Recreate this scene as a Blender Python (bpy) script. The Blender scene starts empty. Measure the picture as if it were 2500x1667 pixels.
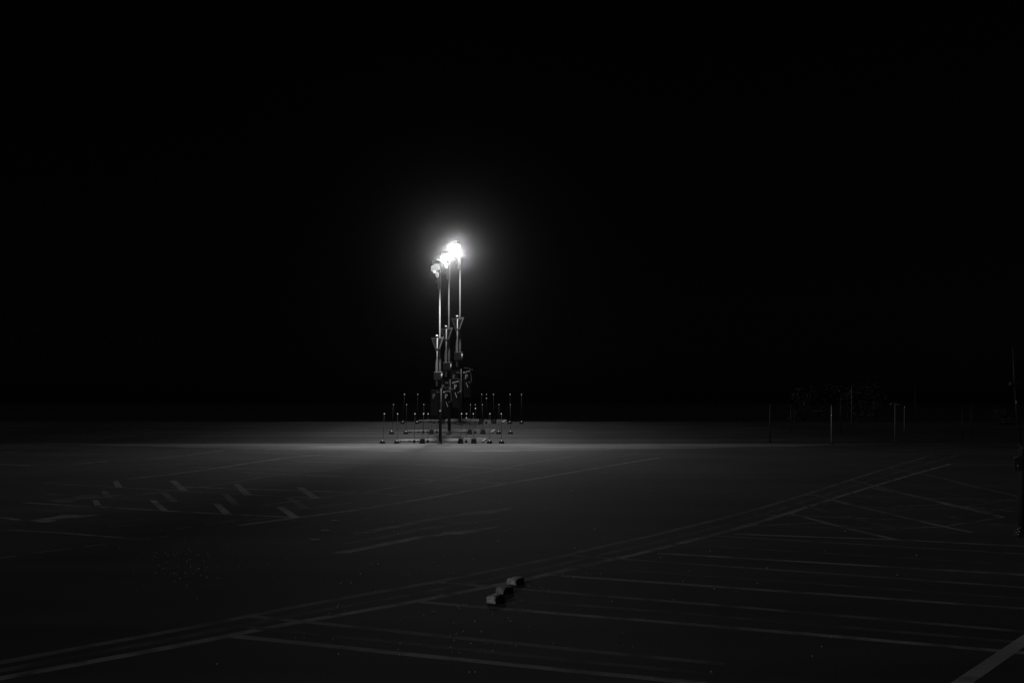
import bpy, math, random
from mathutils import Vector, Matrix

random.seed(7)
scene = bpy.context.scene
COL = scene.collection
R = math.radians

# ------------------------------------------------------------------ camera
F = 2430.0            # focal length in photograph pixels (2500 wide)
EYE = 2.5             # height of the lens above the car park
HOR = 974.0           # photograph row of the eye level
cam_d = bpy.data.cameras.new("camera")
cam_d.sensor_width = 36.0
cam_d.lens = 36.0 * F / 2500.0
cam_d.shift_y = (HOR - 833.5) / 2500.0
cam_d.clip_start = 0.1
cam_d.clip_end = 6000.0
cam = bpy.data.objects.new("camera", cam_d)
cam.location = (0, 0, EYE)
cam.rotation_euler = (R(90), 0, 0)
COL.objects.link(cam)
scene.camera = cam

# ------------------------------------------------------------------ night sky and added side fill
FILL = Vector((-0.80, -0.52, 0.42)).normalized()      # direction towards the added fill
fill_el = math.asin(FILL.z)
fill_az = math.atan2(FILL.x, FILL.y)
world = bpy.data.worlds.new("World")
scene.world = world
world.use_nodes = True
nt = world.node_tree
nt.nodes.clear()
sky = nt.nodes.new("ShaderNodeTexSky")
sky.sky_type = 'NISHITA'
sky.sun_disc = False
sky.sun_elevation = fill_el
sky.sun_rotation = fill_az
bw = nt.nodes.new("ShaderNodeRGBToBW")
bg = nt.nodes.new("ShaderNodeBackground")
bg.inputs['Strength'].default_value = 0.00014
wo = nt.nodes.new("ShaderNodeOutputWorld")
nt.links.new(sky.outputs[0], bw.inputs[0])
nt.links.new(bw.outputs[0], bg.inputs['Color'])
nt.links.new(bg.outputs[0], wo.inputs[0])

side_fill_l = bpy.data.lights.new("side_fill", 'SUN')  # added sun: stands for an unseen lamp behind and left of the camera
side_fill_l.energy = 0.34
side_fill_l.angle = R(1.5)
side_fill_l.color = (1, 1, 1)
side_fill = bpy.data.objects.new("side_fill", side_fill_l)
side_fill.rotation_euler = (-FILL).to_track_quat('-Z', 'Y').to_euler()
side_fill.location = (-40, -26, 21)
COL.objects.link(side_fill)

scene.render.engine = 'CYCLES'
scene.view_settings.view_transform = 'Standard'
scene.view_settings.look = 'None'
scene.view_settings.exposure = 0.0
scene.view_settings.gamma = 1.0
scene.view_settings.use_curve_mapping = False
scene.cycles.volume_bounces = 0
scene.cycles.max_bounces = 4

# ------------------------------------------------------------------ materials
def mat(name, base, rough=0.7, vary=0.25, scale=8.0, metal=0.0, bump=0.0, bscale=60.0, spec=0.5):
    m = bpy.data.materials.new(name)
    m.use_nodes = True
    n = m.node_tree
    b = n.nodes['Principled BSDF']
    tc = n.nodes.new("ShaderNodeTexCoord")
    nz = n.nodes.new("ShaderNodeTexNoise")
    nz.inputs['Scale'].default_value = scale
    nz.inputs['Detail'].default_value = 6
    cr = n.nodes.new("ShaderNodeValToRGB")
    lo = base * (1 - vary); hi = base * (1 + vary)
    cr.color_ramp.elements[0].position = 0.3
    cr.color_ramp.elements[1].position = 0.7
    cr.color_ramp.elements[0].color = (lo, lo, lo, 1)
    cr.color_ramp.elements[1].color = (hi, hi, hi, 1)
    n.links.new(tc.outputs['Object'], nz.inputs['Vector'])
    n.links.new(nz.outputs['Fac'], cr.inputs['Fac'])
    n.links.new(cr.outputs['Color'], b.inputs['Base Color'])
    b.inputs['Roughness'].default_value = rough
    b.inputs['Metallic'].default_value = metal
    b.inputs['Specular IOR Level'].default_value = spec
    if bump:
        n2 = n.nodes.new("ShaderNodeTexNoise")
        n2.inputs['Scale'].default_value = bscale
        n2.inputs['Detail'].default_value = 4
        bp = n.nodes.new("ShaderNodeBump")
        bp.inputs['Strength'].default_value = bump
        bp.inputs['Distance'].default_value = 0.01
        n.links.new(tc.outputs['Object'], n2.inputs['Vector'])
        n.links.new(n2.outputs['Fac'], bp.inputs['Height'])
        n.links.new(bp.outputs['Normal'], b.inputs['Normal'])
    return m

def asphalt(name, base, paint=None, cover=0.5, streaky=False):
    """asphalt with patches, fine aggregate and tyre-polished streaks; with `paint`, a worn coat of road paint on it"""
    m = bpy.data.materials.new(name)
    m.use_nodes = True
    n = m.node_tree
    L = n.links.new
    b = n.nodes['Principled BSDF']
    g = n.nodes.new("ShaderNodeNewGeometry")
    def noise(scale, detail, stretch=None):
        z = n.nodes.new("ShaderNodeTexNoise")
        z.inputs['Scale'].default_value = scale
        z.inputs['Detail'].default_value = detail
        if stretch:
            mp = n.nodes.new("ShaderNodeMapping")
            mp.inputs['Scale'].default_value = stretch
            mp.inputs['Rotation'].default_value = (0, 0, R(1.5 if streaky else 14))
            L(g.outputs['Position'], mp.inputs['Vector'])
            L(mp.outputs[0], z.inputs['Vector'])
        else:
            L(g.outputs['Position'], z.inputs['Vector'])
        return z
    def rng(src, a, c, lo, hi):
        r = n.nodes.new("ShaderNodeMapRange")
        r.inputs['From Min'].default_value = a
        r.inputs['From Max'].default_value = c
        r.inputs['To Min'].default_value = lo
        r.inputs['To Max'].default_value = hi
        L(src, r.inputs['Value'])
        return r.outputs[0]
    def mul(a, c):
        x = n.nodes.new("ShaderNodeMath"); x.operation = 'MULTIPLY'
        L(a, x.inputs[0]); L(c, x.inputs[1])
        return x.outputs[0]
    patch = rng(noise(0.16, 5).outputs['Fac'], 0.3, 0.7, 0.62, 1.38)
    streak = rng(noise(0.5, 5, (0.05, 2.2, 1) if streaky else (0.12, 1.6, 1)).outputs['Fac'], 0.3, 0.7, 0.5 if streaky else 0.78, 1.5 if streaky else 1.22)
    grain = rng(noise(55, 3).outputs['Fac'], 0.3, 0.7, 0.6, 1.4)
    val = mul(mul(patch, streak), grain)
    sc = n.nodes.new("ShaderNodeMath"); sc.operation = 'MULTIPLY'
    sc.inputs[1].default_value = base
    L(val, sc.inputs[0])
    out = sc.outputs[0]
    if paint is not None:
        wear = rng(noise(2.2, 8).outputs['Fac'], 0.62 - cover * 0.35, 0.80 - cover * 0.35, 0.25, 1.0)
        mx = n.nodes.new("ShaderNodeMix"); mx.data_type = 'FLOAT'
        L(wear, mx.inputs[0])
        L(out, mx.inputs[2])
        pg = mul(rng(noise(30, 4).outputs['Fac'], 0.3, 0.7, 0.75, 1.2), rng(noise(0.7, 4).outputs['Fac'], 0.3, 0.7, 0.6, 1.15))
        pv = n.nodes.new("ShaderNodeMath"); pv.operation = 'MULTIPLY'
        pv.inputs[1].default_value = paint
        L(pg, pv.inputs[0])
        L(pv.outputs[0], mx.inputs[3])
        out = mx.outputs[0]
    cb = n.nodes.new("ShaderNodeCombineColor")
    for i in range(3):
        L(out, cb.inputs[i])
    L(cb.outputs[0], b.inputs['Base Color'])
    b.inputs['Roughness'].default_value = 0.9
    b.inputs['Specular IOR Level'].default_value = 0.25
    h = noise(70, 3)
    bp = n.nodes.new("ShaderNodeBump")
    bp.inputs['Strength'].default_value = 0.35
    bp.inputs['Distance'].default_value = 0.008
    L(h.outputs['Fac'], bp.inputs['Height'])
    L(bp.outputs['Normal'], b.inputs['Normal'])
    return m

def emitter(name, strength):
    m = bpy.data.materials.new(name)
    m.use_nodes = True
    b = m.node_tree.nodes['Principled BSDF']
    b.inputs['Base Color'].default_value = (0.8, 0.8, 0.8, 1)
    b.inputs['Emission Color'].default_value = (1, 1, 1, 1)
    b.inputs['Emission Strength'].default_value = strength
    return m

M = {
    'lot': asphalt('lot_asphalt', 0.039),
    'ramp': asphalt('ramp_asphalt', 0.024, streaky=True),
    'light_pool': asphalt('light_pool_paving', 0.092, streaky=True),
    'paint1': asphalt('fresh_road_paint', 0.039, 0.23, 0.75),
    'paint2': asphalt('old_road_paint', 0.039, 0.10, 0.6),
    'paint3': asphalt('faded_road_paint', 0.039, 0.15, 0.78),
    'hatch1': asphalt('thick_road_paint', 0.039, 0.29, 1.0),
    'hatch3': asphalt('thick_worn_road_paint', 0.039, 0.22, 0.9),
    'rpaint': asphalt('ramp_road_paint', 0.018, 0.07, 0.8),
    'grass': mat('night_grass', 0.022, 0.95, 0.5, 3.0, spec=0.1),
    'galv2': mat('dull_galvanised_steel', 0.10, 0.6, 0.2, 12),
    'galv': mat('galvanised_steel', 0.19, 0.5, 0.2, 12, metal=0.0),
    'dark': mat('dark_metal', 0.014, 0.6, 0.3, 14),
    'rubber': mat('black_rubber', 0.018, 0.8, 0.3, 10),
    'pale': mat('pale_enamel', 0.18, 0.55, 0.15, 10),
    'white': mat('white_enamel', 0.6, 0.45, 0.08, 10),
    'signface': mat('dark_sign_face', 0.010, 0.7, 0.2, 6, spec=0.2),
    'unlit_border': mat('unlit_border_half', 0.03, 0.6, 0.3, 8),
    'panel': mat('sign_panel_black', 0.005, 0.7, 0.2, 6, spec=0.2),
    'reflect': mat('reflector_white', 0.85, 0.25, 0.05, 20),
    'concrete': mat('cast_concrete', 0.13, 0.9, 0.25, 9, bump=0.6, bscale=25),
    'concrete2': mat('darker_cast_concrete', 0.075, 0.9, 0.25, 9, bump=0.6, bscale=25),  # darker tone for the two rear rows
    'block2': mat('darker_block', 0.28, 0.95, 0.55, 22, bump=0.9, bscale=30),  # darker tone for the middle stone
    'block': mat('weathered_block', 0.46, 0.95, 0.55, 22, bump=0.9, bscale=30),
    'grit': mat('pale_grit', 0.6, 0.6, 0.3, 30),
    'twig': mat('dry_twig', 0.30, 0.9, 0.3, 30),
    'bark': mat('dark_bark', 0.022, 0.95, 0.4, 12, bump=0.5),
    'leaf': mat('night_leaf', 0.04, 0.8, 0.4, 1.5, spec=0.2),
    'glass': mat('floodlight_glass', 0.8, 0.15, 0.05, 5),
}

# ------------------------------------------------------------------ helpers
class MB:
    def __init__(self):
        self.v = []; self.f = []
    def box(self, a, b, m=None):
        x0, y0, z0 = a; x1, y1, z1 = b
        n = len(self.v)
        pts = [(x0,y0,z0),(x1,y0,z0),(x1,y1,z0),(x0,y1,z0),(x0,y0,z1),(x1,y0,z1),(x1,y1,z1),(x0,y1,z1)]
        if m: pts = [tuple(m @ Vector(p)) for p in pts]
        self.v += pts
        self.f += [tuple(n+i for i in q) for q in ((0,3,2,1),(4,5,6,7),(0,1,5,4),(1,2,6,5),(2,3,7,6),(3,0,4,7))]
        return self
    def tube(self, pts, rads, seg=12, cap=True):
        rings = []
        for i, p in enumerate(pts):
            p = Vector(p)
            a = Vector(pts[max(i-1, 0)]); c = Vector(pts[min(i+1, len(pts)-1)])
            d = (c - a)
            if d.length < 1e-9: d = Vector((0,0,1))
            d.normalize()
            u = d.cross(Vector((0,1,0)))
            if u.length < 1e-3: u = d.cross(Vector((1,0,0)))
            u.normalize(); w = d.cross(u)
            r = rads[i] if hasattr(rads, '__len__') else rads
            n = len(self.v)
            for k in range(seg):
                t = 2*math.pi*k/seg
                self.v.append(tuple(p + u*(r*math.cos(t)) + w*(r*math.sin(t))))
            rings.append(n)
        for a, c in zip(rings, rings[1:]):
            for k in range(seg):
                k2 = (k+1) % seg
                self.f.append((a+k, a+k2, c+k2, c+k))
        if cap:
            self.f.append(tuple(rings[0]+k for k in reversed(range(seg))))
            self.f.append(tuple(rings[-1]+k for k in range(seg)))
        return self
    def ball(self, c, r, seg=10, rings=7, sc=(1,1,1)):
        n = len(self.v)
        for i in range(rings+1):
            th = math.pi*i/rings
            for k in range(seg):
                ph = 2*math.pi*k/seg
                self.v.append((c[0]+r*sc[0]*math.sin(th)*math.cos(ph), c[1]+r*sc[1]*math.sin(th)*math.sin(ph), c[2]+r*sc[2]*math.cos(th)))
        for i in range(rings):
            for k in range(seg):
                k2 = (k+1) % seg
                self.f.append((n+i*seg+k, n+(i+1)*seg+k, n+(i+1)*seg+k2, n+i*seg+k2))
        return self
    def prism(self, poly, y0, y1, m=None):
        """polygon in x,z extruded from y0 to y1"""
        n = len(self.v); k = len(poly)
        pts = [(x, y0, z) for x, z in poly] + [(x, y1, z) for x, z in poly]
        if m: pts = [tuple(m @ Vector(p)) for p in pts]
        self.v += pts
        self.f.append(tuple(n+i for i in range(k)))
        self.f.append(tuple(n+k+i for i in reversed(range(k))))
        for i in range(k):
            j = (i+1) % k
            self.f.append((n+j, n+i, n+k+i, n+k+j))
        return self
    def build(self, name, material, parent=None, smooth=False, bevel=0.0):
        me = bpy.data.meshes.new(name)
        me.from_pydata(self.v, [], self.f)
        me.update()
        me.materials.append(material)
        if smooth:
            for p in me.polygons: p.use_smooth = True
        o = bpy.data.objects.new(name, me)
        COL.objects.link(o)
        if parent: o.parent = parent
        if bevel:
            md = o.modifiers.new("bevel", 'BEVEL')
            md.width = bevel; md.segments = 2; md.limit_method = 'ANGLE'
        return o

def tag(o, label=None, cat=None, group=None, kind=None):
    if label: o['label'] = label
    if cat: o['category'] = cat
    if group: o['group'] = group
    if kind: o['kind'] = kind
    return o

def empty(name, loc):
    o = bpy.data.objects.new(name, None)
    o.empty_display_size = 0.2
    o.location = loc
    COL.objects.link(o)
    return o

Y0, Y1, ZC = 55.7, 68.4, 0.963         # foot and brow of the rising upper lot
def ground_z(y):
    if y <= Y0: return 0.0
    if y <= Y1: return ZC * (y - Y0) / (Y1 - Y0)
    t = min((y - Y1) / 30.0, 1.0)
    return ZC - (ZC + 4.0) * (t * t * (3 - 2 * t)) - 0.01

def G(px, py):                          # where a sight line meets the flat lot
    y = F * EYE / (py - HOR)
    return Vector(((px - 1250) / F * y, y, 0))

def at(px, py, y):
    return Vector(((px - 1250) / F * y, y, EYE - (py - HOR) / F * y))

# ------------------------------------------------------------------ ground
def sheet(name, xs, ys, zf, material, kind='structure', off=0.0):
    mb = MB()
    for y in ys:
        for x in xs:
            mb.v.append((x, y, zf(y) + off))
    w = len(xs)
    for j in range(len(ys)-1):
        for i in range(w-1):
            mb.f.append((j*w+i, j*w+i+1, (j+1)*w+i+1, (j+1)*w+i))
    o = mb.build(name, material)
    tag(o, kind=kind)
    return o

tag(sheet('ground', [-1500, -300, -90, 90, 300, 1500], [-60, 20, 55.7, 60, 64, 68.4] + [68.4 + 2*k for k in range(1, 16)] + [140, 300, 800, 2000], ground_z, M['grass'], off=-0.06),
    'dark unlit grass falling away beyond the car park', 'grass')
YA = 47.6
lot = sheet('parking_lot', [-85, -40, 0, 40, 85], [-25, 0, 20, 40, Y0], lambda y: 0.0, M['lot'])
tag(lot, 'flat asphalt car park with faded white bay lines', 'car park')
ab = MB()  # paler patch tapering sideways: the lamps' pool of light painted in
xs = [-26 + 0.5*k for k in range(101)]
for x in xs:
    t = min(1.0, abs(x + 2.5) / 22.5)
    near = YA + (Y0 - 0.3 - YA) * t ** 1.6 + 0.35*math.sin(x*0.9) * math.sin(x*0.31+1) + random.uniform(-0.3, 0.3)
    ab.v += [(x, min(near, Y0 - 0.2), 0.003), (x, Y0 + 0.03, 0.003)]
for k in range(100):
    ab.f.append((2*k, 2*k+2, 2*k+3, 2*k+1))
light_pool = tag(ab.build('light_pool', M['light_pool']), kind='structure')
tag(light_pool, 'paving at the foot of the lamp posts, paled to paint their light pool', 'paving')
ramp = sheet('upper_lot', [-85, -40, 0, 40, 85], [Y0, 60, 64, Y1], ground_z, M['ramp'])
tag(ramp, 'darker asphalt strip rising behind the car park', 'car park')

# ------------------------------------------------------------------ painted lines
line_n = [0]
def strip(pts, width, material, parent=lot, zf=None):
    """a painted line along ground points"""
    line_n[0] += 1
    z = 0.0006 + 0.000012 * line_n[0]
    mb = MB()
    P = []
    for a, c in zip(pts, pts[1:]):          # subdivide, with a slightly unsteady edge
        k = max(1, int((c - a).length / 0.8))
        for i in range(k): P.append(a.lerp(c, i / k))
    P.append(pts[-1])
    for i, p in enumerate(P):
        a = P[max(i-1, 0)]; c = P[min(i+1, len(P)-1)]
        d = c - a; d.z = 0; d.normalize()
        nrm = Vector((-d.y, d.x, 0))
        w = width * (0.5 + random.uniform(-0.05, 0.05))
        for s in (-1, 1):
            q = p + nrm * (s * w)
            mb.v.append((q.x, q.y, z + (zf(q.y) if zf else 0)))
    for i in range(len(P)-1):
        mb.f.append((2*i, 2*i+1, 2*i+3, 2*i+2))
    return mb.build('painted_line', material, parent)

def poly_mark(name, px, material):
    line_n[0] += 1
    z = 0.0006 + 0.000012 * line_n[0]
    mb = MB()
    pts = [G(*p) for p in px]
    mb.v = [(p.x, p.y, z) for p in pts]
    mb.f = [tuple(range(len(pts)))]
    o = mb.build(name, material, lot)
    me = o.data
    if me.polygons[0].normal.z < 0:
        me.flip_normals()
    return o

SHIFT = {1: (0, 0), 2: (22, -22.7), 3: (49, -47.7)}
LINES = [   # photograph rows and columns of the newest lines, width in metres
    ([(-140,1681),(0,1655),(180,1622),(420,1578),(700,1523),(1012,1468),(1197,1431),(1306,1409),(1400,1386),(1550,1353),(1700,1316),(1820,1284),(1925,1252),(2026,1219),(2123,1189),(2224,1159),(2321,1132)], 0.15),
    ([(560,1551),(700,1565),(977,1594),(1400,1637),(1722,1668)], 0.13),
    ([(1019,1468),(1400,1500),(1700,1524),(2100,1558),(2560,1598)], 0.13),
    ([(1345,1403),(1700,1428),(2100,1456),(2560,1489)], 0.13),
    ([(1605,1350),(1700,1355),(2100,1379),(2560,1406)], 0.13),
    ([(1790,1303),(2190,1317),(2560,1336)], 0.12),
    ([(1925,1252),(2100,1297),(2190,1317)], 0.14),
    ([(2026,1219),(2209,1263),(2318,1288),(2374,1299)], 0.13),
    ([(2123,1189),(2254,1215),(2321,1233),(2449,1262)], 0.13),
    ([(2321,1132),(2560,1137)], 0.16),
    ([(582,1282),(735,1262),(859,1246),(1060,1213),(1242,1179),(1354,1160),(1540,1128),(1612,1117)], 0.17),
    ([(60,1226),(145,1232),(245,1237),(413,1247),(566,1255),(732,1263)], 0.16),
    ([(420,1187),(560,1192),(700,1196),(904,1203),(1060,1213)], 0.16),
    ([(590,1153),(700,1158),(1054,1171),(1226,1179)], 0.17),
    ([(720,1126),(1000,1133),(1300,1147)], 0.18),
    ([(314,1169),(420,1157),(498,1147),(697,1117),(785,1110)], 0.17),
    ([(0,1292),(150,1300),(283,1311),(333,1315)], 0.10),
    ([(0,1133),(88,1137)], 0.2),
    ([(180,1133),(265,1125)], 0.2),
    ([(0,1105),(60,1101)], 0.22),
    ([(0,1262),(50,1269)], 0.13),
    ([(1820,1284),(1990,1276),(2150,1292),(2300,1285),(2450,1262)], 0.07),
    ([(2180,1236),(2300,1231),(2475,1248)], 0.08),
    ([(1960,1208),(2200,1213),(2480,1222)], 0.08),
]
for e, m in ((1, 'paint1'), (3, 'paint3'), (2, 'paint2')):
    dx, dy = SHIFT[e]
    for i, (px, w) in enumerate(LINES):
        if e > 1 and i in (14, 16, 17, 18, 19, 20, 22, 23): continue
        q = [(x + dx, y + dy) for x, y in px if y + dy > 1096]
        if len(q) > 1:
            strip([G(*p) for p in q], w * (1.0 if e == 1 else 0.95), M[m])
# broken old line on the left
for a, c in [((430,1289),(465,1286)),((340,1316),(412,1308)),((205,1334),(258,1328)),((75,1350),(178,1338)),((0,1361),(40,1356)),
             ((500,1279),(575,1271)),((610,1269),(660,1263)),((262,1285),(330,1281))]:
    strip([G(*a), G(*c)], 0.10, M['paint3'])
strip([G(*p) for p in [(306,1213),(405,1199),(562,1179),(647,1163),(715,1157),(900,1133)]], 0.15, M['paint3'])
# thick short hatch bars of the left island
HATCH = [[(226,1221),(239,1221),(251,1237),(233,1237)], [(365,1221),(381,1221),(413,1247),(394,1247)],
         [(520,1229),(536,1229),(568,1256),(546,1256)], [(674,1237),(692,1237),(735,1264),(712,1264)]]
for e, m in ((1, 'hatch1'), (3, 'hatch3'), (2, 'paint3')):
    dx, dy = SHIFT[e]
    for h in HATCH:
        poly_mark('hatch_bar', [(x+dx, y+dy) for x, y in h], M[m])
# lane arrows
ARROW = [(800,1351),(1020,1309),(1075,1303),(1080,1298),(1150,1293),(1226,1283),(1222,1285),(1160,1299),(1130,1304),(1090,1305),(1030,1314),(900,1340),(855,1349)]
LARROW = [(70,1269),(130,1262),(150,1256),(190,1256),(255,1256),(200,1262),(150,1266),(125,1274),(100,1275)]
for e, m in ((1, 'paint1'), (3, 'paint3'), (2, 'paint2')):
    dx, dy = SHIFT[e]
    poly_mark('lane_arrow', [(x+dx, y+dy) for x, y in ARROW], M[m])
    poly_mark('lane_arrow', [(x+dx, y+dy) for x, y in LARROW], M[m])
# broad stop stripe at the lower right
poly_mark('broad_stripe', [(2300,1680),(2356,1680),(2560,1536),(2560,1508)], M['hatch1'])
# faint lines on the rising strip
for a, c in [((1265,1079),(1330,1082)), ((1310,1053),(1400,1056)), ((1340,1038),(1420,1040)), ((640,1050),(900,1049)), ((1500,1046),(1900,1050))]:
    ya = Y0 + (1083 - a[1]) / 51 * (Y1 - Y0); yc = Y0 + (1083 - c[1]) / 51 * (Y1 - Y0)
    pa = Vector(((a[0]-1250)/F*ya, ya, 0)); pc = Vector(((c[0]-1250)/F*yc, yc, 0))
    strip([pa, pc], 0.22, M['rpaint'], ramp, ground_z)

# ------------------------------------------------------------------ lamp posts
def half_ring(cx, cz, r0, r1, n=10):
    out = [(cx + r1*math.sin(math.pi*i/n), cz + r1*math.cos(math.pi*i/n)) for i in range(n+1)]
    out += [(cx + r0*math.sin(math.pi*i/n), cz + r0*math.cos(math.pi*i/n)) for i in reversed(range(n+1))]
    return out

def letter_p(x, z, h, y, m=None):
    """block letter P, lower left at x,z, front face at y"""
    w = h * 0.21
    mb = MB()
    mb.prism([(x, z), (x+w, z), (x+w, z+h), (x, z+h)], y, y+0.012, m)
    r1 = h * 0.28
    c = z + h - r1
    mb.prism([(x+w, c+r1-w), (x+w*1.6, c+r1-w), (x+w*1.6, c+r1), (x+w, c+r1)], y, y+0.012, m)
    mb.prism([(x+w, c-r1), (x+w*1.6, c-r1), (x+w*1.6, c-r1+w), (x+w, c-r1+w)], y, y+0.012, m)
    arc = half_ring(x+w*1.6, c, r1-w, r1)
    k = len(arc) // 2
    for i in range(k-1):
        mb.prism([arc[i], arc[i+1], arc[2*k-2-i], arc[2*k-1-i]], y, y+0.012, m)
    return mb

ROWS = {1: (56.6, 56.0), 2: (61.5, 60.8), 3: (67.1, 66.9)}
ROWNAME = {1: 'nearest', 2: 'middle', 3: 'farthest'}
LAMP = {1: (0.36, 3700, 128, 0.28), 2: (0.75, 2200, 150, 0.4), 3: (8.0, 4200, 158, 0.5)}   # lens glow, watts, beam, forward tilt

def lamp_post(e, label):
    Y, _ = ROWS[e]
    s = Y / F
    dx, dy = SHIFT[e]
    X = (1074 + dx - 1250) / F * Y
    Zb = ground_z(Y)
    base_row = HOR + (EYE - Zb) / Y * F
    root = empty('lamp_post', (X, Y, Zb))
    def u(px, py, d=0.0):               # metres from the foot, from rows of the nearest post
        return Vector(((px - 1074) * s, d, (base_row - (py + dy)) * s))
    tag(root, label, 'lamp post', 'lamp posts in the middle of the car park')
    # pole with a bolted foot
    MB().tube([(0,0,0), u(1074,940), u(1074,860), u(1074,640)], [2.4*s, 2.1*s, 1.9*s, 1.7*s], 16).build('pole', M['galv' if e == 1 else 'galv2'], root, True)
    MB().tube([(0,0,0.03), u(1074,940), u(1074,872)], [2.9*s, 2.5*s, 2.3*s], 16).build('shade_cover', M['rubber'], root, True)  # added dark cover: paints in the unlit lower part of the pole
    MB().box((-0.22,-0.22,0), (0.22,0.22,0.03)).build('base_plate', M['galv'], root)
    a = u(1072.5, 705); b = u(1072.5, 668)
    sl = MB().box((a.x-4.2*s, -0.09, a.z), (a.x+4.2*s, 0.09, b.z)).build('sleeve', M['galv'], root, bevel=0.02)
    # arm and head
    MB().tube([u(1074,648), u(1072,641), u(1069,640,-0.25), u(1067,644,-0.45)], [1.6*s,1.5*s,1.4*s,1.4*s], 10).build('arm', M['galv'], root, True)
    hc = u(1066, 651, -0.62)
    tilt = Matrix.Translation(hc) @ Matrix.Rotation(R(-28), 4, 'X') @ Matrix.Rotation(R(10), 4, 'Z')
    hd = MB()
    prof = [(-0.34,0.03),(-0.28,0.09),(-0.1,0.14),(0.16,0.15),(0.32,0.09),(0.36,0.02),(0.36,-0.05),(-0.34,-0.05)]
    hd.prism([(0.9*x*0.72, z) for x, z in prof], -0.32, 0.30, tilt)
    head = hd.build('lamp_head', M['pale'], root, bevel=0.02)
    lens = MB()  # ball cluster shaped like the ragged glare around the lamp
    for bx_, by_, bz_, br_ in ((0,0,0,0.19), (-0.12,-0.03,-0.15,0.14), (0.07,0.03,0.17,0.14), (0.10,0,-0.02,0.15), (-0.04,-0.05,-0.31,0.10), (0.02,0.04,0.29,0.09), (-0.17,0,0.02,0.10)):
        lens.ball((bx_, by_, bz_), br_, 12, 8, (1.0, 1.0, 0.95))
    lo = lens.build('lens', emitter('lamp_glow_%s' % ROWNAME[e], LAMP[e][0]), head, True)
    lo.matrix_local = Matrix.Translation(hc + Vector((0, -0.14, -0.16))) @ Matrix.Rotation(R(-28), 4, 'X')
    l2 = MB().ball((0,0,0), 0.11, 12, 8, (0.9,0.9,1.5)).build('glare_lobe', lo.data.materials[0], root, True)  # added glowing ball for the lower lobe of the glare
    l2.location = u(1068.5, 672, -0.25)
    MB().tube([u(1070,664,-0.05), u(1068.5,664,-0.25), u(1068.5,668,-0.25)], 0.02, 8).build('glare_lobe_arm', M['galv'], root, True)
    MB().tube([u(1065,686,-0.1), u(1064.6,692,-0.1)], [0.02,0.03], 8).build('sensor', M['pale'], root, True)
    MB().tube([u(1070,684,-0.02), u(1067,681,-0.06), u(1065,686,-0.1)], 0.008, 6).build('sensor_cable', M['dark'], root, True)
    # slim sign tube carrying the warning triangle
    q = u(1067.6, 0)
    tube_d = -0.16
    MB().tube([u(1067.5,944,tube_d), u(1068.2,824,tube_d)], 1.35*s, 10).build('sign_tube', M['pale'], root, True)
    MB().ball(u(1067.3,820.5,tube_d), 2.9*s, 12, 8, (1,1,0.8)).build('tube_cap', M['white'], root, True)
    for py in (852, 934):
        p0 = u(1067.5, py, tube_d)
        MB().box((p0.x-0.05, tube_d-0.05, p0.z-0.03), (0.06, 0.06, p0.z+0.03)).build('clamp', M['dark'], root)
    ctr = u(1068.3, 823, 0.09)
    rot = Matrix.Translation(ctr) @ Matrix.Rotation(R(-48), 4, 'Z')
    W = 26*s; H = 44*s
    tri = [(-W, 0), (0, -H), (W, 0)]
    sg = MB().prism(tri, -0.01, 0.01, rot).build('warning_triangle', M['signface'], root)
    def inset(k): return [(-W*k, -H*(1-k)*0.36), (0, -H + H*(1-k)*0.66), (W*k, -H*(1-k)*0.36)]
    inn = inset(0.72)
    mid, imid = (0, 0), (0, (inn[0][1]))
    for poly, mm in (([mid, tri[0], inn[0], imid], 'signface'), ([tri[0], tri[1], inn[1], inn[0]], 'signface'),
                     ([tri[1], tri[2], inn[2], inn[1]], 'galv2'), ([tri[2], mid, imid, inn[2]], 'galv2')):  # left half dark, right half pale: the lamp's light painted in
        MB().prism(poly, -0.018, -0.011, rot).build('triangle_border', M['unlit_border' if mm == 'signface' else mm], sg)
    # narrow panel with a rounded shoulder
    pan = [(1069.6,943),(1064.6,943),(1064.2,930),(1064.2,893),(1064.8,884),(1066.2,876),(1069.0,868),(1069.6,868)]
    pp = [(u(x,y).x, u(x,y).z) for x, y in pan]
    MB().prism(list(reversed(pp)), tube_d-0.075, tube_d-0.05).build('narrow_panel', M['pale'], root)
    # dark box on the pole, its glint set as a white ball
    a = u(1061,928); b = u(1083,908)
    bx = MB().box((a.x, -0.62, a.z), (b.x, -0.26, b.z)).build('control_box', M['dark'], root, bevel=0.03)
    c = u(1080.3, 917.5, -0.625)
    MB().ball(c, 1.25*s, 12, 8, (1.6, 1.2, 4.0)).build('box_glint', M['reflect'], bx, True)  # white ball painted in as the box's reflected highlight
    a = u(1071,924); b = u(1077,912)
    MB().box((a.x, -0.26, a.z), (b.x, 0.0, b.z)).build('box_bracket', M['dark'], root)
    # light
    ld = bpy.data.lights.new('lamp_light', 'SPOT')
    ld.energy = LAMP[e][1]
    ld.spot_size = R(LAMP[e][2])
    ld.spot_blend = 1.0
    ld.shadow_soft_size = 0.38
    lt = bpy.data.objects.new('lamp_light', ld)
    lt.parent = root
    lt.location = hc + Vector((0, -0.62, -0.42))
    lt.rotation_euler = Vector((0, -LAMP[e][3], -1.0)).to_track_quat('-Z', 'Y').to_euler()
    COL.objects.link(lt)
    return root

lamp_post(1, 'tall lamp post with dimmest head, leftmost and lowest of the three')
lamp_post(2, 'tall lamp post between the other two, partly lost in their glare')
lamp_post(3, 'tall lamp post with the brightest head, rightmost and highest of the three')

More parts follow.
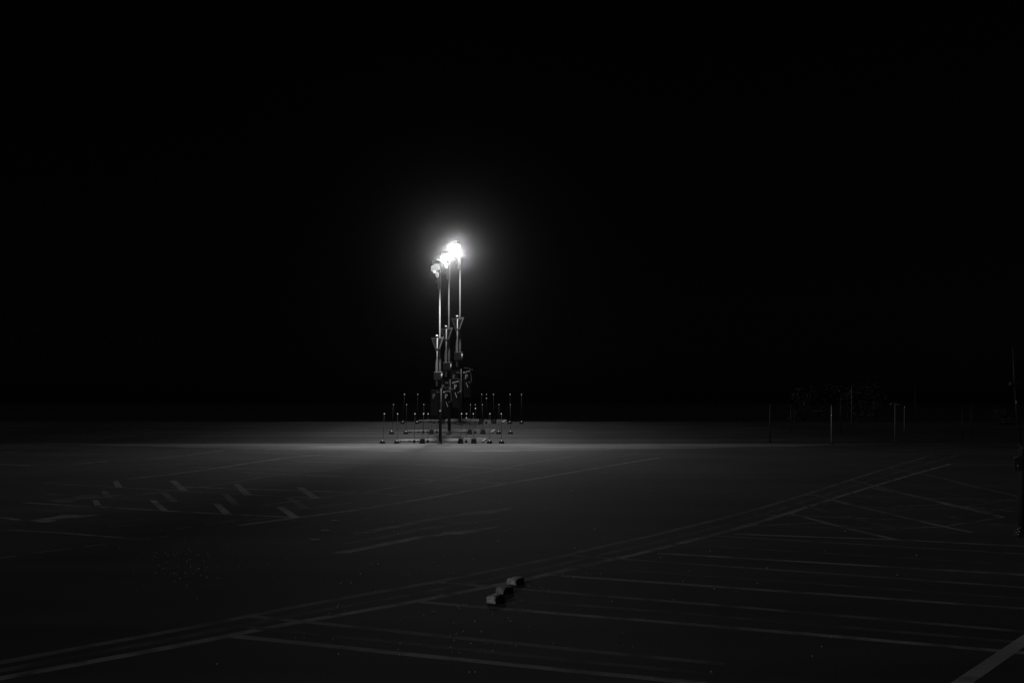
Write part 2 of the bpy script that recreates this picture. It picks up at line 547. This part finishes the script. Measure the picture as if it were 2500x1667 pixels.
# ------------------------------------------------------------------ parking signs at the lamp posts
def parking_sign(e, label):
    Y = ROWS[e][0] - 0.95
    s = Y / F
    dx, dy = SHIFT[e]
    Zb = ground_z(Y)
    X = (1077 + dx - 1250) / F * Y
    base_row = HOR + (EYE - Zb) / Y * F
    root = empty('parking_sign', (X, Y, Zb))
    tag(root, label, 'sign', 'parking signs by the lamp posts')
    def u(px, py, d=0.0):
        return Vector(((px - 1077) * s, d, (base_row - (py + dy)) * s))
    top = u(1077, 948)
    MB().tube([(0,0,0), (0,0,top.z)], 1.6*s, 12).build('post', M['dark'], root, True)
    MB().box((-0.14,-0.14,0), (0.14,0.14,0.04)).build('base_plate', M['dark'], root)
    # main panel
    a = u(1082.5, 1018); b = u(1100, 958)
    pc = Vector(((a.x+b.x)/2, -0.06, (a.z+b.z)/2))
    rot = Matrix.Rotation(R(12), 4, 'Z') @ Matrix.Translation(pc) @ Matrix.Rotation(R(-3), 4, 'X') @ Matrix.Translation(-pc)
    pn = MB().box((a.x, -0.10, a.z), (b.x, -0.02, b.z), rot).build('sign_panel', M['panel'], root, bevel=0.01)
    p = u(1086.2, 972.5)
    letter_p(p.x, p.z, 11.5*s, -0.114, rot).build('letter', M['white'], pn)
    q0 = u(1087.8,981); q1 = u(1089.2,981); q2 = u(1093.4,993); q3 = u(1092.0,993.5)
    MB().prism([(q3.x,q3.z),(q2.x,q2.z),(q1.x,q1.z),(q0.x,q0.z)], -0.114, -0.102, rot).build('arrow', M['white'], pn)
    h = [u(1082.5,958.6), u(1098.5,954.6), u(1098.8,951), u(1082.8,955.3)]
    MB().prism([(v.x, v.z) for v in h], -0.12, 0.05, rot).build('hood', M['white'], root)
    r = [u(1084,944.5), u(1095,946), u(1106,950), u(1106,951.2), u(1095,947.2), u(1084,945.8)]
    MB().prism([(v.x, v.z) for v in reversed(r)], -0.05, 0.3).build('roof_edge', M['galv'], root)
    e1 = [u(1099.6,956), u(1101.2,966), u(1101.8,980), u(1101,980), u(1100.4,966), u(1098.8,956)]
    MB().prism([(v.x, v.z) for v in reversed(e1)], -0.2, -0.05, rot).build('side_trim', M['galv'], root)
    MB().box(tuple(u(1095,982,-0.18)), tuple(u(1099.5,979.5,-0.12))).build('latch', M['galv'], root)
    # side panel facing the other way
    rot2 = Matrix.Rotation(R(-34), 4, 'Z')
    a = u(1044, 1014); b = u(1068, 951)
    pn2 = MB().box((a.x, 0.0, a.z), (b.x, 0.07, b.z), rot2).build('sign_panel', M['panel'], root, bevel=0.01)
    p = u(1051, 973)
    letter_p(p.x, p.z, 11.5*s, -0.014, rot2).build('letter', M['galv'], pn2)
    MB().box(tuple(u(1066,958.4,-0.16)), tuple(u(1073,955.2,0.02))).build('bracket', M['pale'], root)
    # pale reflective wedge and cap below
    w = [u(1076.4,1000), u(1078.8,1000), u(1078.2,986), u(1077.2,978), u(1074.4,978), u(1076.2,984)]
    MB().prism([(v.x, v.z) for v in reversed(w)], -0.16, -0.11).build('wedge', M['pale'], root)
    MB().ball(u(1075.2,1003,-0.16), 2.0*s, 12, 7, (1.3,1,0.8)).build('bolt_cap', M['white'], root, True)
    return root

parking_sign(1, 'dark parking sign with white P under the leftmost lamp post')
parking_sign(2, 'faint dark parking sign with P, between the two other parking signs')
parking_sign(3, 'dark parking sign with white P, highest and farthest right of the three')

# ------------------------------------------------------------------ marker posts with rubber feet, rails and blocks
POSTS = [ # top column, foot column, reflector on foot, extra reflector below top
    (938.3, 934.5, 1, 0), (970.7, 969.3, 1, 0), (1013, 1011.5, 0, 0), (1034, 1031.5, 0, 0), (1045.3, 1044.5, 0, 0),
    (1127, 1124.5, 0, 0), (1139, 1138.2, 0, 1), (1156, 1157, 0, 0), (1196.3, 1195.3, 1, 0), (1224.2, 1224.2, 1, 0)]
ORD = ['first', 'second', 'third', 'fourth', 'fifth', 'sixth', 'seventh', 'eighth', 'ninth', 'tenth']
WIDE = {0, 1, 3, 5, 7, 8, 9}
for e in (1, 3, 2):
    Y = ROWS[e][1]
    s = Y / F
    dx, dy = SHIFT[e]
    Zb = ground_z(Y)
    for i, (tx, fx, br, ex) in enumerate(POSTS):
        yy = Y + (0.0 if i in WIDE else 0.35)
        zb = ground_z(yy)
        root = empty('marker_post', ((fx + dx - 1250) / F * yy, yy, zb))
        tag(root, 'thin marker post with reflector cap, %s from left in the %s row' % (ORD[i], ROWNAME[e]), 'marker post', 'marker posts in three rows')
        lean = (tx - fx) * s
        top = EYE - (1011 + dy - HOR) / F * yy - zb
        MB().tube([(0,0,0), (lean, 0, top)], [0.010, 0.008], 8).build('pole', M['rubber'] if i not in (0, 3, 5, 9) else M['dark'], root, True)
        w = 0.17 if i in WIDE else 0.08
        hh = 0.27 if i in (3, 5, 7) else 0.15
        MB().prism([(-w, 0), (w, 0), (w*0.62, hh), (-w*0.62, hh)], -0.16, 0.16).build('foot', M['rubber'], root, bevel=0.02)
        MB().ball((lean, -0.01, top + 0.01), 0.028 if e == 2 else 0.038, 10, 7, (0.9, 0.9, 1.15)).build('reflector_cap', M['reflect'], root, True)
        if br:
            MB().ball((0.01, -0.17, hh * 0.9), 0.034, 10, 7, (0.9, 0.8, 1.5)).build('foot_reflector', M['reflect'], root, True)
        if ex:
            MB().ball((lean*0.85, -0.03, top - 9.5*s), 0.04, 10, 7).build('lower_reflector', M['reflect'], root, True)
    # low rails between the feet
    for j, (x0, x1, y0, y1, side) in enumerate([(973,1027,1071.5,1075,'left'), (1038,1120,1069.5,1076,'right')]):
        yy = Y + 0.75
        zb = ground_z(yy)
        A = at(x0+dx, y1+dy, yy); B = at(x1+dx, y0+dy, yy)
        root = empty('low_rail', ((A.x+B.x)/2, yy, zb))
        tag(root, '%s pale low rail between marker post feet in the %s row' % ('longer' if j else 'shorter', ROWNAME[e]), 'rail', 'low rails between marker posts')
        hl = (B.x - A.x) / 2
        za, zt = max(A.z - zb, 0.04), max(B.z - zb, 0.12)
        bm = MB()
        tops = [(-hl, zt-0.03), (-hl*0.6, zt-0.015), (hl*0.3, zt), (hl, zt-0.02)]
        for tx, tz in tops:
            bm.v += [(tx, -0.17, za), (tx, -0.02, tz), (tx, 0.10, tz), (tx, 0.10, za)]
        for q in range(3):
            for c in range(4):
                d = (c+1) % 4
                bm.f.append((4*q+c, 4*q+4+c, 4*q+4+d, 4*q+d))
        bm.f += [(0,1,2,3), (15,14,13,12)]
        bm.build('beam', M['concrete' if e == 1 else 'concrete2'], root, bevel=0.01)
        for t in (-0.8, 0.0, 0.8):
            MB().box((t*hl-0.05, -0.05, 0), (t*hl+0.05, 0.05, za - 0.002)).build('support', M['rubber'], root)
    for j, (x0, x1) in enumerate([(1132, 1150), (1163, 1189)]):
        yy = Y + 0.2
        zb = ground_z(yy)
        X0 = (x0+dx-1250)/F*yy; X1 = (x1+dx-1250)/F*yy
        ob = empty('concrete_block', ((X0+X1)/2, yy, zb))
        tag(ob, '%s pale concrete block between marker post feet in the %s row' % ('wider' if j else 'narrower', ROWNAME[e]), 'block', 'pale blocks between marker posts')
        hl = (X1-X0)/2
        bm = MB().prism([(-hl, 0), (hl, 0), (hl*0.97, 0.24), (-hl*0.97, 0.26)], 0, 0.4)
        for vi, v in enumerate(bm.v):
            if v[1] == 0 and v[2] > 0.1: bm.v[vi] = (v[0], 0.16, v[2])
        bm.build('body', M['concrete' if e == 1 else 'concrete2'], ob, bevel=0.02)
        if j:
            sl = MB().prism([(-hl*0.1, 0.06), (hl*0.35, 0.04), (hl*0.98, 0.20), (hl*0.5, 0.22)], -0.03, 0.03)
            sl.v = [(v[0], v[1] + v[2]*0.7, v[2] + 0.02) for v in sl.v]
            sl.build('chipped_slab', M['pale'], ob, bevel=0.008)

# ------------------------------------------------------------------ foreground blocks
def kerb_block(px, py, label, yaw, k, m='block', size=(0.145, 0.24, 0.088)):
    p = G(px, py)
    random.seed(40 + k)
    mb = MB()
    nx, ny, nz = 5, 7, 4
    lx, ly, lz = size
    idx = {}
    def vert(i, j, l):
        key = (i, j, l)
        if key not in idx:
            x = (i/nx-0.5); y = (j/ny-0.5); z = l/nz
            rx = 1 - 0.10*max(0, abs(y)*2-0.7)/0.3 - 0.08*max(0, z-0.7)/0.3
            ry = 1 - 0.05*max(0, z-0.7)/0.3 - 0.05*max(0, abs(x)*2-0.6)/0.4
            rz = 1 - 0.12*max(0, abs(x)*2-0.6)/0.4 - 0.06*max(0, abs(y)*2-0.7)/0.3
            jit = [random.uniform(-0.0075, 0.0075) for _ in range(3)]
            idx[key] = len(mb.v)
            mb.v.append((x*lx*rx+jit[0], y*ly*ry+jit[1], z*lz*rz + (jit[2] if l else 0)))
        return idx[key]
    for i in range(nx):
        for j in range(ny):
            mb.f.append((vert(i,j,nz), vert(i+1,j,nz), vert(i+1,j+1,nz), vert(i,j+1,nz)))
            mb.f.append((vert(i,j,0), vert(i,j+1,0), vert(i+1,j+1,0), vert(i+1,j,0)))
    for i in range(nx):
        for l in range(nz):
            mb.f.append((vert(i,0,l), vert(i+1,0,l), vert(i+1,0,l+1), vert(i,0,l+1)))
            mb.f.append((vert(i,ny,l), vert(i,ny,l+1), vert(i+1,ny,l+1), vert(i+1,ny,l)))
    for j in range(ny):
        for l in range(nz):
            mb.f.append((vert(0,j,l), vert(0,j,l+1), vert(0,j+1,l+1), vert(0,j+1,l)))
            mb.f.append((vert(nx,j,l), vert(nx,j+1,l), vert(nx,j+1,l+1), vert(nx,j,l+1)))
    o = mb.build('kerb_stone', M[m], None, True, 0.003)
    o.location = (p.x + 0.02, p.y + 0.13, 0.002)
    o.rotation_euler = (0, 0, R(yaw))
    tag(o, label, 'stone', 'loose kerb stones on the asphalt')

kerb_block(1206, 1474, 'rough loose kerb stone on the asphalt, nearest of the three', -32, 1)
kerb_block(1228, 1451, 'rough loose kerb stone in the middle of the row of three', -38, 2, 'block2', (0.14, 0.22, 0.08))
kerb_block(1255, 1428, 'rough loose kerb stone on the asphalt, farthest of the three', -27, 3, 'block', (0.155, 0.26, 0.078))

# ------------------------------------------------------------------ twigs and grit
random.seed(11)
for i, (px, py) in enumerate([(771, 1321), (795, 1298), (819, 1274)]):
    p = G(px, py)
    o = MB().tube([(-0.085,0,0.012), (-0.03,0.015,0.017), (0.03,0.0,0.015), (0.09,-0.03,0.010)], [0.006,0.009,0.008,0.004], 7).build('twig', M['twig'], None, True)
    o.location = (p.x, p.y, 0.02)
    tag(o, 'small pale twig lying left of the lane arrows, %s of three' % ['nearest', 'middle', 'farthest'][i], 'twig', 'twigs on the asphalt')

gr = MB()
def pebble(x, y, r):
    n = len(gr.v)
    for k in range(6):
        t = 2*math.pi*k/6 + random.random()
        rr = r * random.uniform(0.7, 1.1)
        gr.v.append((x + rr*math.cos(t), y + rr*math.sin(t), 0.02 + r*random.uniform(0.2, 0.5)))
    gr.v.append((x, y, 0.02 + r*1.25)); gr.v.append((x, y, 0.008))
    for k in range(6):
        k2 = (k+1) % 6
        gr.f.append((n+k, n+k2, n+6)); gr.f.append((n+k2, n+k, n+7))
SPECK = [(1012,1252),(962,1299),(985,1277),(958,1276),(1162,1278),(1265,1276),(1216,1323),(1237,1300),(1084,1361),(1112,1325),(1156,1368),
 (907,1379),(923,1379),(880,1404),(857,1426),(1159,1520),(1131,1545),(1109,1567),(976,1602),(1122,1597),(1144,1198),(1396,1200),
 (1734,1348),(2014,1347),(2238,1358),(1872,1389),(2190,1406),(1849,1426),(2063,1299),(1736,1644),(2029,1558),(2006,1582),(1983,1605),
 (1452,1293),(1404,1341),(1684,1396),(530,1625),(1146,1645),(1160,1644),(1612,1364)]
for px, py in SPECK:
    p = G(px, py); pebble(p.x, p.y, 0.0016 * p.y * random.uniform(0.6, 1.0) * 0.55)
for k in range(70):
    px = random.gauss(445, 60); py = random.gauss(1375, 30)
    p = G(px, py); pebble(p.x, p.y, random.uniform(0.003, 0.007))
for k in range(220):
    px = random.gauss(1130, 260); py = random.uniform(1180, 1600)
    p = G(px, py); pebble(p.x, p.y, random.uniform(0.002, 0.007))
tag(gr.build('grit', M['grit']), 'pale grit scattered over the asphalt', 'grit', kind='stuff')

# ------------------------------------------------------------------ poles on the right
def slim_pole(px, row_top, y, label, arm=False, r=0.028, mt='galv2'):
    zb = ground_z(y)
    root = empty('slim_pole', ((px-1250)/F*y, y, zb))
    tag(root, label, 'pole', 'slim poles at the right edge of the lot')
    top = EYE - (row_top - HOR)/F*y - zb
    MB().tube([(0,0,0),(0,0,top*0.5),(0,0,top)], [r*1.2, r, r*0.85], 10).build('shaft', M[mt], root, True)
    MB().ball((0,0,top), r*0.9, 10, 6).build('cap', M[mt], root, True)
    MB().box((-0.12,-0.12,0),(0.12,0.12,0.03)).build('base_plate', M['dark'], root)
    if arm:
        s = y / F
        MB().tube([(0,0,top-0.05),(24*s,0.1,top-10*s)], [0.03,0.025], 8).build('arm', M[mt], root, True)
        MB().tube([(0,0,top-0.05),(-8*s,0,top-0.03),(-12*s,0,top-0.12)], [0.03,0.03,0.04], 8).build('short_arm', M[mt], root, True)
    return root
slim_pole(2030, 990, 55.2, 'palest slim pole standing at the edge of the right lot', r=0.034, mt='galv')
slim_pole(2052, 968, 60.6, 'dim slim pole just right of the palest one', r=0.03, mt='dark')
slim_pole(2079, 943, 66.4, 'tallest slim pole right of the palest one')
slim_pole(2185, 983, 54.8, 'slim pole with a slanting arm to the right', True)
slim_pole(2208, 992, 60.8, 'slim pole met by the slanting arm', r=0.03)
slim_pole(2234, 942, 66.4, 'dim tall slim pole right of the slanting arm', r=0.025, mt='dark')
slim_pole(1880, 988, 56.5, 'faint slim pole farthest left of the right-hand poles', r=0.03, mt='dark')
slim_pole(1930, 990, 62.0, 'faint slim pole second from left of the right-hand poles', r=0.025, mt='dark')
slim_pole(2349, 997, 58.0, 'barely lit slim pole, first of two left of the leaning edge pole', r=0.025, mt='dark')
slim_pole(2371, 992, 60.0, 'barely lit slim pole, second of two left of the leaning edge pole', r=0.025, mt='dark')
# wire between two poles
a = at(1985, 1003, 58); b = at(2095, 999, 64)
o = MB().tube([(0,0,0), tuple((b-a)*0.5 + Vector((0,0,-0.03))), tuple(b-a)], 0.012, 6).build('wire', M['galv'], None, True)
o.location = a
tag(o, 'thin wire crossing the three slim poles near the right', 'wire')

# near sign pole at the right edge
p = G(2493, 1310)
root = empty('sign_pole', p)
tag(root, 'dark leaning pole with crossbar at the right edge', 'pole')
s = p.y / F
def u(px, py, d=0.0): return Vector(((px-2493)*s, d, (1310-py)*s))
MB().tube([(0,0,0), u(2493.5,1200), u(2494,1085)], [6.5*s, 6.3*s, 6*s], 16).build('sleeve', M['rubber'], root, True)
MB().tube([u(2494,1090), u(2481,1000), u(2476,930), u(2473,846)], [2.4*s, 2*s, 1.7*s, 1.3*s], 10).build('shaft', M['dark'], root, True)
a = u(2465, 941); b = u(2490, 933)
MB().box((a.x,-0.04,a.z),(b.x,0.04,b.z)).build('crossbar', M['dark'], root, bevel=0.01)
MB().tube([u(2479,978,-0.03), u(2479.5,986,-0.03)], [0.012,0.02], 8).build('clip', M['galv'], root, True)
for px, py, r in [(2481,1290,2.0),(2484,1296,2.2),(2477,1299,1.6),(2482,1303,1.8),(2486,1287,1.5),(2481,1136,1.9),(2474,1116,1.4),(2479,1115,1.3),(2492,1093,1.3)]:
    c = u(px, py, -0.06)
    MB().ball(c, r*s*0.8, 8, 6, (1,0.6,0.8)).build('reflector_stud', M['reflect'], root, True)
foot = MB().prism([(-14*s,0),(9*s,0),(7*s,0.14),(-11*s,0.14)], -0.05, 0.12).build('foot', M['rubber'], root, bevel=0.01)
tb = u(2480, 1140)
MB().box((tb.x-0.05,-0.05,tb.z-0.05),(0.0,0.0,tb.z+0.2)).build('side_bracket', M['rubber'], root)

# ------------------------------------------------------------------ dim shrubs beyond the right edge
def shrub(name, px, y, h, w, n, label, cat, trunk=False):
    zb = ground_z(y) - 0.05
    root = empty(name, ((px-1250)/F*y, y, zb))
    tag(root, label, cat, 'dim planting beyond the right edge')
    tr = MB()
    if trunk:
        tr.tube([(0,0,0),(0.06,0,h*0.35),(0,0.05,h*0.7),(0.03,0,h*0.92)], [0.13,0.1,0.06,0.02], 8)
        for k in range(7):
            t = random.uniform(0.35,0.8)*h; a = random.uniform(0,6.28)
            tr.tube([(0.03,0,t),(math.cos(a)*w*0.3,math.sin(a)*w*0.3,t+h*0.1),(math.cos(a)*w*0.45,math.sin(a)*w*0.45,t+h*0.2)],[0.045,0.03,0.012],6)
    else:
        for k in range(6):
            a = random.uniform(0,6.28)
            tr.tube([(0,0,0),(math.cos(a)*w*0.2,math.sin(a)*w*0.2,h*0.5),(math.cos(a)*w*0.35,math.sin(a)*w*0.35,h*0.85)],[0.03,0.02,0.008],6)
    tr.build('trunk' if trunk else 'stem', M['bark'], root, True)
    cr = MB()
    cl = []
    for k in range(14):
        a = random.uniform(0,6.28); rr = random.uniform(0.1,0.5)*w
        zz = random.uniform(0.45 if trunk else 0.2, 0.92)*h
        cl.append((math.cos(a)*rr, math.sin(a)*rr, zz, random.uniform(0.12,0.24)*w))
    for k in range(n):
        c = random.choice(cl)
        d = Vector((random.gauss(0,1),random.gauss(0,1),random.gauss(0,1))).normalized() * c[3] * random.uniform(0.4,1.1)
        q = Vector(c[:3]) + d
        a = Vector((random.gauss(0,1),random.gauss(0,1),random.gauss(0,1))).normalized()*random.uniform(0.05,0.1)
        b = a.orthogonal().normalized()*random.uniform(0.03,0.06)
        i = len(cr.v)
        cr.v += [tuple(q-a), tuple(q+b), tuple(q+a), tuple(q-b)]
        cr.f.append((i,i+1,i+2,i+3))
    cr.build('crown' if trunk else 'foliage', M['leaf'], root)
random.seed(5)
shrub('shrub', 1962, 69.5, 2.4, 2.6, 500, 'low dim shrub left of the palest slim pole', 'shrub')
shrub('shrub', 2066, 70.0, 2.6, 2.4, 500, 'low dim shrub behind the palest slim pole', 'shrub')
shrub('shrub', 2135, 69.5, 2.9, 2.0, 420, 'narrow dim shrub between the two groups of slim poles', 'shrub')
shrub('shrub', 2440, 66, 1.1, 1.3, 300, 'lowest dim shrub, left of the leaning pole at the right edge', 'shrub')

# ------------------------------------------------------------------ night air that carries the lamp glow
hz = bpy.data.materials.new('night_haze')
hz.use_nodes = True
n = hz.node_tree
n.nodes.clear()
pv = n.nodes.new("ShaderNodeVolumePrincipled")
pv.inputs['Color'].default_value = (0.9, 0.9, 0.9, 1)
pv.inputs['Density'].default_value = 0.00055
pv.inputs['Anisotropy'].default_value = 0.990
ou = n.nodes.new("ShaderNodeOutputMaterial")
n.links.new(pv.outputs[0], ou.inputs['Volume'])
hb = MB().box((-1600, -80, -5.2), (1600, 2100, 16.5)).build('haze', hz)
tag(hb, 'thin night haze glowing around the lamps', 'haze', kind='stuff')
